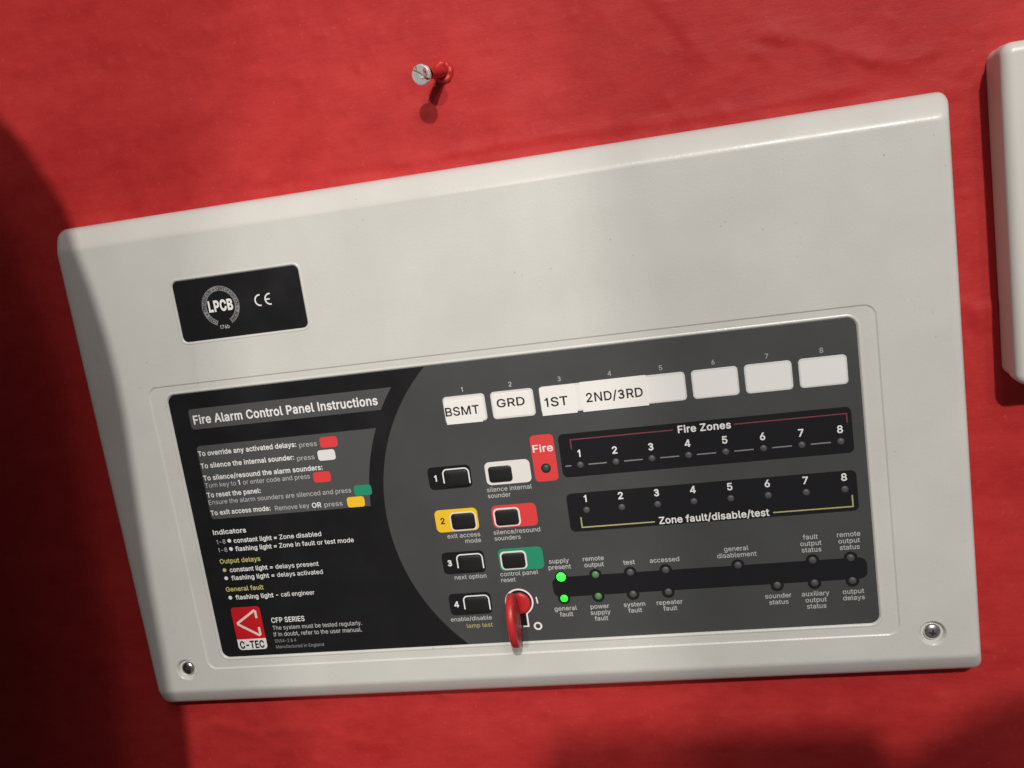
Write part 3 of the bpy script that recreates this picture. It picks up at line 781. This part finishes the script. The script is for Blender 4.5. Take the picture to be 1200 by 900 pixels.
# cover screws
for k, (x, y) in enumerate(SCREWS):
    b2 = Build()
    prof = [(3.45, 2.0), (3.45, 1.0)] + [(3.45 * math.cos(t), 1.0 - 1.35 * math.sin(t)) for t in [PI / 2 * i / 9 for i in range(1, 9)]] + [(0.02, -0.35)]
    v, f, s = lathe([(r, d - .55) for r, d in prof], (x, y, 0), (0, 0, 1), 32)
    b2.add(v, f, s)
    sc = b2.done('cover_screw', 'steel', panel)
    # cross recess: its shade painted as a dark cross standing on the domed head
    cb = Build()
    a0 = math.radians(12 if k else 38)
    for q in range(2):
        dx, dy = math.cos(a0 + q * PI / 2), math.sin(a0 + q * PI / 2)
        nx_, ny_ = -dy, dx
        vv = []
        for zz in (-0.97 + 0.0003 * q, 0.2):
            for su, sw in ((-1, -1), (1, -1), (1, 1), (-1, 1)):
                L_ = 1.75 if zz > 0 else 1.2
                vv.append((x + dx * L_ * su + nx_ * .36 * sw, y + dy * L_ * su + ny_ * .36 * sw, zz if zz < 0 else -0.5))
        cb.add(vv, [(0, 1, 2, 3), (7, 6, 5, 4), (0, 1, 5, 4), (1, 2, 6, 5), (2, 3, 7, 6), (3, 0, 4, 7)])
    cb.done('cross_recess_shade', 'recess_shade', sc)

# approval plate
plate = slab('approval_plate', PLATE[0] + .02, PLATE[1] + .02, PLATE[2] - .02, PLATE[3] - .02, 2.5, FACE + .30, FACE + .6, 'print_black', panel, bev=.06)
PZ = FACE + .30
cx, cy = 74.3, 44.0
ang = [math.radians(a) for a in range(112, 112 + 318, 6)]
ring_o = [(cx + 9.0 * math.cos(a), cy + 9.0 * math.sin(a)) for a in ang]
ring_i = [(cx + 6.85 * math.cos(a), cy + 6.85 * math.sin(a)) for a in ang]
n = len(ang)
link('emblem_ring', mesh('emblem_ring', [(x, y, PZ - .04) for x, y in ring_o + ring_i], [(i, i + 1, n + i + 1, n + i) for i in range(n - 1)]), 'ink_grey', plate)
word = 'LOSS \u2022 PREVENTION \u2022 CERTIFICATION \u2022 BOARD'
for i, ch in enumerate(word):
    if ch == ' ':
        continue
    a = math.radians(120 + 300.0 * i / (len(word) - 1))
    rr_ = 7.2
    text(ch, cx + rr_ * math.cos(a), cy + rr_ * math.sin(a), 1.45, 'ink_black', plate, align='c', bold=.01, z=PZ - .08, rot=a + PI / 2)
text('LPCB', 68.4, 46.0, 4.5, 'ink_white', plate, width=11.8, bold=.035, z=PZ - .12)
text('176b', 74.3, 54.1, 1.6, 'ink_soft_white', plate, align='c', width=4.6, bold=.01, z=PZ - .06)
# CE mark from two arcs
for ox, mid in ((93.4, False), (98.2, True)):
    pts = [(ox + 2.35 * math.cos(math.radians(a)), 43.7 + 2.35 * math.sin(math.radians(a))) for a in range(100, 261, 10)]
    pts = [(ox - 0.1 + 0.35, 43.7 + 2.33)] + pts + [(ox - 0.1 + 0.35, 43.7 - 2.33)]
    stroke('conformity_mark', pts, .62, PZ - .06, 'ink_white', plate)
    if mid:
        stroke('conformity_mark', [(ox - 2.3, 43.7), (ox - 0.2, 43.7)], .6, PZ - .09, 'ink_white', plate)

# ---- fascia: black sheet with the grey field beyond the big arc
fascia = slab('fascia', LAB[0] + .02, LAB[1] + .02, LAB[2] - .02, LAB[3] - .02, 3.88, 0.0, 0.2, 'print_black', panel, bev=.06, n=8)
ACX, ACY, AR = 222.0, 147.0, 88.5


def arc_x(y, r):
    return ACX - math.sqrt(r * r - (y - ACY) ** 2)


Y0, Y1 = LAB[1] + .1, LAB[3] - .1
arc = [(arc_x(Y1 + (Y0 - Y1) * i / 40, AR), Y1 + (Y0 - Y1) * i / 40) for i in range(41)]
corner = [p for p in rrect(LAB[0], Y0, LAB[2] - .1, Y1, 3.85, 8) if p[0] > 300]
flat('grey_field', arc + corner, -.04, 'print_grey', fascia)


def band(y0, y1, x0, r, z, name, m):
    left = rrect(x0, y0, x0 + 40, y1, 1.6, 5)
    left = [p for p in left if p[0] < x0 + 20]
    ra = [(arc_x(y0 + (y1 - y0) * i / 12, r), y0 + (y1 - y0) * i / 12) for i in range(13)]
    return flat(name, left + ra, z, m, fascia)


band(89.0, 98.6, 47.5, 95.6, -.04, 'title_bar', 'print_mid_grey')
band(106.6, 142.3, 47.8, 95.2, -.04, 'instruction_box', 'print_mid_grey')
FW, SW = 'ink_white', 'ink_soft_white'
text('Fire Alarm Control Panel Instructions', 49.2, 96.1, 3.9, FW, fascia, width=89.5, bold=.02)
B = .017
text('To override any activated delays:', 48.0, 111.4, 2.25, FW, fascia, width=48.8, bold=B)
text('press', 98.2, 111.9, 2.2, SW, fascia, width=8.6)
text('To silence the internal sounder:', 48.0, 117.3, 2.25, FW, fascia, width=46.6, bold=B)
text('press', 96.0, 118.0, 2.2, SW, fascia, width=8.5)
text('To silence/resound the alarm sounders:', 48.0, 123.2, 2.25, FW, fascia, width=59.3, bold=B)
text('Turn key to    or enter code and press', 48.1, 126.8, 2.2, SW, fascia, width=52.4)
text('1', 64.9, 126.7, 2.3, FW, fascia, bold=B)
text('To reset the panel:', 48.0, 131.5, 2.25, FW, fascia, width=27.2, bold=B)
text('Ensure the alarm sounders are silenced and press', 48.1, 135.1, 2.2, SW, fascia, width=70.8)
text('To exit access mode:', 48.0, 140.3, 2.25, FW, fascia, width=30.2, bold=B)
text('Remove key', 80.6, 140.6, 2.2, SW, fascia, width=16.9)
text('OR', 98.8, 140.8, 2.3, FW, fascia, width=4.6, bold=B)
text('press', 104.9, 140.9, 2.2, SW, fascia, width=8.8)
for x, y, m in ((108.3, 108.3, 'print_red'), (106.2, 114.2, 'print_pale'), (102.1, 124.2, 'print_red'), (120.3, 132.1, 'print_green'), (116.0, 137.3, 'print_amber')):
    flat('button_symbol', rrect(x, y, x + 8.4, y + 4.9, 1.3, 4), -.08, m, fascia)
text('Indicators', 47.0, 149.9, 2.3, FW, fascia, width=16.9, bold=.018)
for y, t, x1 in ((154.6, ('constant light =', 'Zone disabled'), 100.6), (158.7, ('flashing light =', 'Zone in fault or test mode'), 115.8)):
    text('1-8', 47.8, y, 2.1, SW, fascia, width=4.6)
    flat('bullet', circle(54.4, y - 1.2, .95, 14), -.10, FW, fascia)
    w0 = 21.9 if y < 156 else 21.0
    text(t[0], 56.6, y, 2.15, FW, fascia, width=w0, bold=B)
    text(t[1], 56.6 + w0 + 1.3, y, 2.15, FW, fascia, width=x1 - 56.6 - w0 - 1.3, bold=.006)
text('Output delays', 47.3, 164.4, 2.2, 'ink_yellow', fascia, width=20.8, bold=.016)
text('General fault', 47.4, 178.6, 2.2, 'ink_yellow', fascia, width=19.4, bold=.016)
for y, a, b_, x1, m in ((168.9, 'constant light =', 'delays present', 96.6, 'ink_yellow'), (173.0, 'flashing light =', 'delays activated', 97.8, FW), (182.9, 'flashing light -', 'call engineer', 91.7, FW)):
    flat('bullet', circle(48.8, y - 1.15, .95, 14), -.10, m, fascia)
    text(a, 51.5, y, 2.15, FW, fascia, width=22.0, bold=B)
    text(b_, 74.9, y, 2.15, FW, fascia, width=x1 - 74.9, bold=.004)
# maker's emblem
LX0, LX1 = 47.6, 62.6
red = [p for p in rrect(LX0, 186.9, LX1, 203.6, 1.6, 5)]
flat('emblem_field', red[:7] + [(LX1, 203.4), (LX0, 203.4)] + red[18:], -.06, 'print_logo_red', fascia)
wl = rrect(LX0, 195, LX1, 208.9, 1.8, 5)
flat('emblem_base', [(LX1, 203.4)] + [p for p in wl if p[1] > 203] + [(LX0, 203.4)], -.06, 'print_pale', fascia)
stroke('emblem_chevron', [(60.0, 192.9), (60.0, 189.6), (59.3, 189.1), (49.9, 194.9), (49.9, 195.6), (59.6, 201.6), (60.3, 201.1), (60.2, 197.6)], 1.15, -.10, 'ink_pink', fascia)
text('C-TEC', 48.6, 208.1, 3.6, 'ink_black', fascia, width=12.7, bold=.03, z=-.10)
text('CFP SERIES', 67.3, 195.8, 2.5, FW, fascia, width=16.9, bold=.012)
text('The system must be tested regularly.', 67.2, 199.5, 2.1, SW, fascia, width=45.0, bold=.002)
text('If in doubt, refer to the user manual.', 67.1, 202.8, 2.1, SW, fascia, width=44.5, bold=.002)
text('EN54-2 & 4', 67.1, 206.0, 1.6, 'ink_grey', fascia, width=10.8, bold=.008)
text('Manufactured in England', 67.0, 209.0, 1.6, 'ink_grey', fascia, width=24.4, bold=.008)

# ---- zone name windows
WP = 21.38
for i in range(8):
    x = 168.1 + WP * i
    w_ = slab('zone_window', x, 96.0, x + 18.9, 108.2, 1.7, -.32, .05, 'window_frame', panel, bev=.22)
    flat('film', rrect(x + .7, 96.7, x + 18.2, 107.5, 1.2, 4), -.36, 'window_film', w_)
    text(str(i + 1), x + 9.45, 94.4, 2.0, SW if i < 2 else 'ink_dim', fascia, align='c', bold=.01)
    if i < 4:
        sx0, sy0, sx1, sy1, tilt = ((168.6, 98.2, 184.8, 108.4, .004), (191.0, 97.2, 206.0, 107.2, -.002), (211.2, 96.4, 226.3, 108.7, 0.0), (228.7, 95.7, 256.6, 108.7, -.004))[i]
        b3 = Build()
        cxs, cys = (sx0 + sx1) / 2, (sy0 + sy1) / 2
        gv, gf = [], []
        N = 10
        for jj in range(3):
            for ii in range(N + 1):
                u, t = ii / N, jj / 2
                lx, ly = (u - .5) * (sx1 - sx0), (t - .5) * (sy1 - sy0)
                lift = -.42 - .012 * math.sin(u * 5 + i) ** 2 - (.16 * max(0, u - .85) / .15 if i in (0, 3) else .05 * max(0, .12 - u) / .12)
                gv.append((cxs + lx - ly * tilt, cys + ly + lx * tilt, lift))
        for jj in range(2):
            for ii in range(N):
                a = jj * (N + 1) + ii
                gf.append((a, a + 1, a + N + 2, a + N + 1))
        st = link('name_sticker', mesh('name_sticker', gv, gf), 'sticker_paper', w_)
        sol = st.modifiers.new('thickness', 'SOLIDIFY')
        sol.thickness = 0.00009
        sol.offset = 1
        tx, ty, th, tw, ts = ((168.7, 104.5, 3.7, 15.2, 'BSMT'), (192.0, 102.9, 3.5, 12.3, 'GRD'), (212.8, 104.8, 3.8, 10.0, '1ST'), (230.7, 104.6, 3.8, 23.9, '2ND/3RD'))[i]
        text(ts, tx, ty, th, 'ink_black', w_, width=tw, bold=.011, z=-.62, rot=tilt)

# ---- push buttons
BH = 10.5
for k, y in enumerate((127.0, 147.0, 167.1, 187.1)):
    x0, x1 = 155.9, 175.6
    amber = (k == 1)
    su = flat('button_surround', rrect(x0, y, x1, y + BH, 2.2, 6), -.08, 'print_amber' if amber else 'print_strip', fascia)
    text(str(k + 1), 159.2, y + 6.5, 2.7, 'ink_black' if amber else FW, fascia, align='c', bold=.025, z=-.12)
    bx0, by0, bx1, by1 = 163.3, y + 2.2, 174.1, y + 9.6
    if amber:
        stroke('button_outline', rrect(bx0 - .35, by0 - .35, bx1 + .35, by1 + .35, 1.9, 5), .55, -.12, 'print_pale', fascia, closed=True)
    else:
        o_ = rrect(bx0 - .45, by0 - .65, bx1 + .5, by1 + 2, 1.9, 5)
        pts = [(bx0 - .45, by1 - 1.8)] + o_[18:] + o_[:6] + [(bx1 + .5, by1 - 1.0)]
        stroke('button_outline', pts, .6, -.12, FW, fascia)
    pb = slab('push_button', bx0, by0, bx1, by1, 1.6, -.75, -.02, 'button_rubber', panel, bev=.4, dome=.25)
    if k == 1:
        pb['label'] = 'black button on the amber patch numbered 2'
for k, (y, m) in enumerate(((127.0, 'print_pale'), (147.0, 'print_red'), (167.3, 'print_green'))):
    x0, x1 = 182.1, 202.3
    flat('button_surround', rrect(x0, y, x1, y + BH, 2.2, 6), -.08, m, fascia)
    bx0, by0, bx1, by1 = 183.5, y + 2.1, 194.0, y + 9.3
    if k:
        flat('button_outline', rrect(bx0 - .75, by0 - .8, bx1 + .75, by1 + .7, 2.1, 5), -.12, 'print_pale', fascia)
    slab('push_button', bx0, by0, bx1, by1, 1.5, -.75, -.02, 'button_rubber', panel, bev=.4, dome=.25)
T = 2.0
for lines, x, y, al in (((('silence internal', 20.2), ('sounder', 10.3)), 181.6, 140.5, 'l'), ((('exit access', 15.2), ('mode', 7.3)), 175.4, 160.5, 'r'),
                        ((('silence/resound', 21.1), ('sounders', 11.9)), 181.6, 160.4, 'l'), ((('next option', 14.8),), 175.2, 180.3, 'r'),
                        ((('control panel', 17.3), ('reset', 6.6)), 181.7, 180.2, 'l'), ((('enable/disable', 19.3),), 174.6, 200.5, 'r')):
    for q, (t, wd) in enumerate(lines):
        text(t, x, y + q * 2.8, T, SW, fascia, width=wd, align=al, bold=.006)
text('lamp test', 174.5, 204.0, T, 'ink_yellow_line', fascia, width=12.1, align='r', bold=.004)

# ---- fire indicator patch
flat('fire_patch', rrect(203.9, 116.9, 214.2, 137.8, 2.0, 6), -.08, 'print_red', fascia)
text('Fire', 209.05, 124.5, 3.2, FW, fascia, width=8.9, align='c', bold=.014, z=-.12)
flat('lens_ring', circle(209.2, 132.0, 2.15, 24), -.12, 'print_strip', fascia)


def led(x, y, r, material, part='indicator_lens'):
    b4 = Build()
    v, f, s = lathe([(r, 0.3), (r, .14)] + [(r * math.cos(t), .14 - r * .45 * math.sin(t)) for t in (.3, .6, .9, 1.2, 1.45)] + [(.01, .14 - r * .45)], (x, y, -.2), (0, 0, 1), 18)
    b4.add(v, f, s)
    return b4.done(part, material, panel)


led(209.2, 132.0, 1.75, 'lens_dark_green')['label'] = 'unlit dark green lens below the word Fire'

# ---- zone strips
LX = [224.3 + 15.34 * i for i in range(8)]
flat('zone_strip', rrect(216.2, 117.6, 336.7, 137.0, 2.3, 6), -.08, 'print_strip', fascia)
flat('zone_strip', rrect(216.2, 144.4, 336.7, 161.9, 2.3, 6), -.08, 'print_strip', fascia)
text('Fire Zones', 278.0, 121.9, 3.0, FW, fascia, width=21.8, align='c', bold=.02, z=-.12)
stroke('bracket', [(221.4, 124.6), (221.4, 120.4), (265.2, 120.4)], .5, -.12, 'ink_red_line', fascia)
stroke('bracket', [(290.2, 120.4), (334.8, 120.4), (334.8, 124.2)], .5, -.12, 'ink_red_line', fascia)
text('Zone fault/disable/test', 277.8, 161.2, 3.0, FW, fascia, width=46.0, align='c', bold=.02, z=-.12)
stroke('bracket', [(221.4, 155.4), (221.4, 160.1), (252.9, 160.1)], .55, -.12, 'ink_yellow_line', fascia)
stroke('bracket', [(302.4, 160.0), (334.4, 160.0), (334.4, 155.0)], .55, -.12, 'ink_yellow_line', fascia)
for i, x in enumerate(LX):
    text(str(i + 1), x + .1, 128.2, 3.0, FW, fascia, align='c', bold=.02, z=-.12)
    text(str(i + 1), x + .1, 148.6, 3.0, FW, fascia, align='c', bold=.02, z=-.12)
    led(x, 131.9, 1.5, 'lens_grey')
    led(x, 152.35, 1.5, 'lens_grey')
    xa = x - 11.8 if i else x - 6.5
    stroke('dash', [(xa, 131.9), (x - 3.9, 131.9)], .5, -.12, 'ink_grey', fascia)

# ---- status strip
flat('status_strip', rrect(204.6, 182.4, 338.0, 191.9, 3.2, 8), -.08, 'print_strip', fascia)
SX = lambda i: 224.3 + 15.34 * i
top = [(-1, ('supply', 'present')), (0, ('remote', 'output')), (1, ('test',)), (2, ('accessed',)), (4, ('general', 'disablement')), (6, ('fault', 'output', 'status')), (7, ('remote', 'output', 'status'))]
bot = [(-1, ('general', 'fault')), (0, ('power', 'supply', 'fault')), (1, ('system', 'fault')), (2, ('repeater', 'fault')), (5, ('sounder', 'status')), (6, ('auxiliary', 'output', 'status')), (7, ('output', 'delays'))]
for row, y in ((top, 182.35), (bot, 192.55)):
    for i, words in row:
        x = SX(i)
        flat('lens_ring', circle(x, y, 2.75, 26), -.05 if False else -.11 - .002 * (i + 2), 'print_strip', fascia)
        green = {-1: ('lens_lit_green_bright' if row is top else 'lens_lit_green'), 0: 'lens_dim_green'}.get(i, 'lens_grey')
        l_ = led(x, y, 2.1 if (i == -1 and row is top) else 1.65, green)
        if i == -1:
            l_['label'] = 'glowing bright green lens under supply present' if row is top else 'glowing green lens over general fault'
        for q, t in enumerate(words):
            yy = (178.6 - 2.85 * (len(words) - 1 - q)) if row is top else (198.3 + 2.85 * q)
            text(t, x, yy, 2.05, SW, fascia, align='c', bold=.008)

# ---- key switch print
KX, KY = 188.4, 193.0
a0 = math.radians(63)
kp = [(KX + 6.1 * math.sin(math.radians(d)), KY - 6.1 * math.cos(math.radians(d))) for d in range(-158, 159, 6)]
kp = [(KX - 2.6, KY + 11.8)] + kp + [(KX + 2.6, KY + 11.8), (KX + .2, KY + 11.8)]
flat('keyhole_field', circle(KX, KY, 5.9, 36), -.08, 'print_strip', fascia)
flat('keyhole_field', [(KX - 2.5, KY + 4), (KX + 2.5, KY + 4), (KX + 2.5, KY + 11.6), (KX - 2.5, KY + 11.6)], -.085, 'print_strip', fascia)
stroke('keyhole_outline', kp, .75, -.12, FW, fascia)
stroke('position_mark', circle(195.3, 205.0, 1.55, 20), .8, -.12, FW, fascia, closed=True)
stroke('position_mark', [(196.4, 191.0), (196.7, 194.2)], .6, -.12, FW, fascia)
b5 = Build()
v, f, s = lathe([(4.6, .1), (4.6, -.9), (4.4, -1.2), (2.2, -1.25), (.01, -1.2)], (KX, KY, 0), (0, 0, 1), 28)
b5.add(v, f, s)
b5.done('lock_barrel', 'steel_dull', panel)

# ------------------------------------------------------------------ the red key in the lock
key = thing('key', 'red plastic key sticking out of the panel key switch', 'key', (KX, KY, -1.2))
# collar
b6 = Build()
v, f, s = lathe([(4.8, -.9), (4.9, -1.3), (4.9, -1.9), (4.6, -2.2), (3.2, -2.3), (.01, -2.3)], (KX + .5, KY, 0), (0, 0, 1), 30)
b6.add(v, f, s)
b6.done('collar', 'key_plastic', key)
# bow: an oval plate standing out of the lock, rounded edge, slight waist where it meets the collar
b7 = Build()
N = 40
prof = []
for i in range(N):
    a = 2 * PI * i / N
    yy = 12.2 * math.sin(a)
    zz = -12.0 - 9.6 * math.cos(a)
    prof.append((yy, zz))
secs = []
for off, inset in ((-1.75, 2.4), (-1.68, .8), (-1.3, .15), (-.6, 0), (.6, 0), (1.3, .15), (1.68, .8), (1.75, 2.4)):
    secs.append([(KX - .8 + off - .05 * (zz + 12), KY + 3.2 + yy * (1 - inset / 12.2), -12 + (zz + 12) * (1 - inset / 9.6)) for yy, zz in prof])
vv, ff = [], []
for sec in secs:
    vv += sec
for k in range(len(secs) - 1):
    for i in range(N):
        j = (i + 1) % N
        ff.append((k * N + i, k * N + j, (k + 1) * N + j, (k + 1) * N + i))
ff.append(tuple(range(N)))
ff.append(tuple(reversed(range((len(secs) - 1) * N, len(secs) * N))))
b7.add(vv, ff, range(len(ff)))
bow = b7.done('bow', 'key_plastic', key)

# ------------------------------------------------------------------ the slotted screw in the wall
WB = Vector((187.0, -39.6, WALL))
WT = Vector((182.9, -37.1, WALL - 20.5))
wscrew = thing('wall_screw', 'slotted screw half painted red sticking out of the wall above the panel', 'screw', tuple(WB))
axv = (WT - WB).normalized()
b8 = Build()
prof = []
for i in range(30):
    prof.append((1.95 + (.28 if i % 2 else 0), -3 + i * .62))
v, f, s = lathe(prof, tuple(WB), tuple(axv), 18)
b8.add(v, f, s)
b8.done('shank', 'red_painted_metal', wscrew)
b9 = Build()
L = (WT - WB).length
# head: a disc with a real slot: two half-moons over a lower disc
v, f, s = lathe([(1.9, L - 3.2), (3.9, L - .9), (4.15, L - .3), (4.1, L - .1), (.01, L - .1)], tuple(WB), tuple(axv), 30)
b9.add(v, f, s)
head = b9.done('head', 'chipped_zinc', wscrew)
u_ = Vector((0.80, 0.60, 0.0))
u_ = (u_ - axv * u_.dot(axv)).normalized()
w_ = axv.cross(u_)
hc = WB + axv * L
for sgn in (-1, 1):
    pts = []
    for i in range(15):
        t = math.asin(.62 / 4.0)
        a = t + (PI - 2 * t) * i / 14
        pts.append((4.0 * math.cos(a), sgn * 4.0 * math.sin(a)))
    vv = []
    for dz, sc_ in ((-.12, 1.0), (.75, 1.0), (1.05, .9)):
        for a, b_ in pts:
            bb = b_ if abs(b_) < .7 else sgn * (.62 + (abs(b_) - .62) * sc_)
            q = hc + u_ * (a * sc_) + w_ * bb + axv * dz
            vv.append(tuple(q))
    n = 15
    ff = []
    for k in range(2):
        for i in range(n):
            j = (i + 1) % n
            ff.append((k * n + i, k * n + j, (k + 1) * n + j, (k + 1) * n + i))
    ff.append(tuple(range(2 * n, 3 * n)))
    bq = Build()
    bq.add(vv, ff)
    bq.done('head_half', 'chipped_zinc', head)
b10 = Build()
v, f, s = lathe([(2.2, .8), (3.2, 1.5), (3.9, 1.2), (4.6, .5), (5.2, -1.2)], tuple(WB), (0, 0, -1), 26)
v = [(x + .6 * noise.noise(Vector((x * .7, y * .7, 1))), y + .6 * noise.noise(Vector((x * .7, y * .7, 5))), z + .7 * noise.noise(Vector((x * .6, y * .6, 9)))) for x, y, z in v]
b10.add(v, f, s)
b10.done('wall_plug', 'red_painted_metal', wscrew)

# ------------------------------------------------------------------ the white box at the right
BX0, BY0, BX1, BY1 = 397.4, -12.6, 524.0, 115.0
box = thing('wall_box', 'plain white wall box cut off by the right edge of the photo', 'box', ((BX0 + BX1) / 2, (BY0 + BY1) / 2, WALL))


def box_part(name, ins, z0, z1, bev, material):
    x0, y0, x1, y1 = BX0 + ins, BY0 + ins, BX1 - ins, BY1 - ins
    loops = [(rrect(x0, y0, x1, y1, 4.5, 7), z0), (rrect(x0, y0, x1, y1, 4.5, 7), z1 + bev)]
    for i in range(1, 7):
        t = PI / 2 * i / 6
        d = bev * (1 - math.cos(t))
        loops.append((rrect(x0 + d, y0 + d, x1 - d, y1 - d, max(4.5 - d, .6), 7), z1 + bev * (1 - math.sin(t))))
    v, f, s = rings(loops, smooth_bands='all')
    return link(name, mesh(name, v, f, s), material, box)


box_part('back_box', 0.5, WALL + 1.5, WALL - 10.4, .3, 'box_plastic')
box_part('lid', 0.0, WALL - 10.6, WALL - 21.5, 4.0, 'box_plastic')

# ------------------------------------------------------------------ who and what casts the shadows from outside the frame
lamp_v = Vector(LAMP)


def toward(q, a):
    q = Vector(q)
    return q + (lamp_v - q) * a


# phone: held at the camera's own place, its body just behind the lens
phone_c = CAM + back * 0.009 + right * 0.056 + up * 0.016
me = bpy.data.meshes.new('smartphone')
loops = []
pv, pf = [], []
for dz, ins in ((0.004, .0015), (0.0025, 0), (-0.0025, 0), (-0.004, .0015)):
    for x, y in rrect(-66 + ins * 1000, -36 + ins * 1000, 66 - ins * 1000, 36 - ins * 1000, 11, 6):
        pv.append(phone_c + right * (x * .001) + up * (y * .001) + back * dz)
n = len(pv) // 4
for k in range(3):
    for i in range(n):
        j = (i + 1) % n
        pf.append((k * n + i, k * n + j, (k + 1) * n + j, (k + 1) * n + i))
pf.append(tuple(range(n)))
pf.append(tuple(reversed(range(3 * n, 4 * n))))
me.from_pydata(pv, [], pf)
phone = link('smartphone', me, 'phone_glass')
phone['label'] = 'dark smartphone held before the panel, its soft shadow along the bottom of the wall'
phone['category'] = 'phone'

# the photographer: one continuous body whose shoulder shades the wall left of the panel
edge = [(-19, -71), (1, -13), (16, 4), (22.4, 66), (21.9, 86), (17.5, 119), (11.2, 153), (10, 188), (8, 219), (9, 262)]
A = 0.075
pts = []
rad = []


def sk(x, y, z, r):
    pts.append(W(x, y, z))
    rad.append(r * .001)
    return len(pts) - 1


def from_edge(ex, ey, r):
    q = toward((ex, ey, 0), A)
    return q.x - r, q.y, q.z


ed = []
arm = []
for (ex, ey), r in (((-10, -78), 56), (edge[1], 62), (edge[3], 66), (edge[5], 60), (edge[7], 52), (edge[9], 50)):
    x, y, z = from_edge(ex, ey, r)
    arm.append(sk(x, y, z, r))
x0, y0, z0 = from_edge(*edge[1], 62)
zc = z0 - 30
spine = [sk(x0 - 150, y0 - 10, zc, 90), sk(x0 - 120, y0 + 140, zc, 140), sk(x0 - 115, y0 + 330, zc, 150), sk(x0 - 120, y0 + 500, zc, 155)]
neck = sk(x0 - 190, y0 - 130, zc, 52)
headj = sk(x0 - 190, y0 - 215, zc - 10, 80)
headt = sk(x0 - 190, y0 - 300, zc - 10, 72)
fore = [sk(x0 + 10, y0 + 420, zc - 40, 42), sk(x0 + 120, y0 + 330, zc - 190, 34), sk(330, 75, -440, 30), sk(425, -8, -425, 34), sk(490, -44, -420, 32)]
ed = [(arm[i], arm[i + 1]) for i in range(len(arm) - 1)]
ed += [(spine[0], arm[1]), (spine[0], spine[1]), (spine[1], spine[2]), (spine[2], spine[3]), (spine[0], neck), (neck, headj), (headj, headt), (arm[-1], fore[0]), (fore[0], fore[1]), (fore[1], fore[2]), (fore[2], fore[3]), (fore[3], fore[4])]
for sg in (-1, 1):
    hip = sk(x0 - 190 + sg * 85, y0 + 600, zc, 92)
    knee = sk(x0 - 190 + sg * 95, y0 + 1000, zc - 10, 62)
    ankle = sk(x0 - 190 + sg * 95, y0 + 1400, zc, 44)
    toe = sk(x0 - 190 + sg * 110, y0 + 1440, zc - 150, 36)
    ed += [(spine[3], hip), (hip, knee), (knee, ankle), (ankle, toe)]
pm = bpy.data.meshes.new('person')
pm.from_pydata(pts, ed, [])
person = link('person', pm, 'dark_cloth')
sm = person.modifiers.new('skin', 'SKIN')
for i, sv in enumerate(pm.skin_vertices[0].data):
    sv.radius = (rad[i], rad[i])
pm.skin_vertices[0].data[spine[2]].use_root = True
sub = person.modifiers.new('smooth', 'SUBSURF')
sub.levels = 2
sub.render_levels = 2
person['label'] = 'person in dark clothes left of the panel, shading the wall with a shoulder'
person['category'] = 'person'
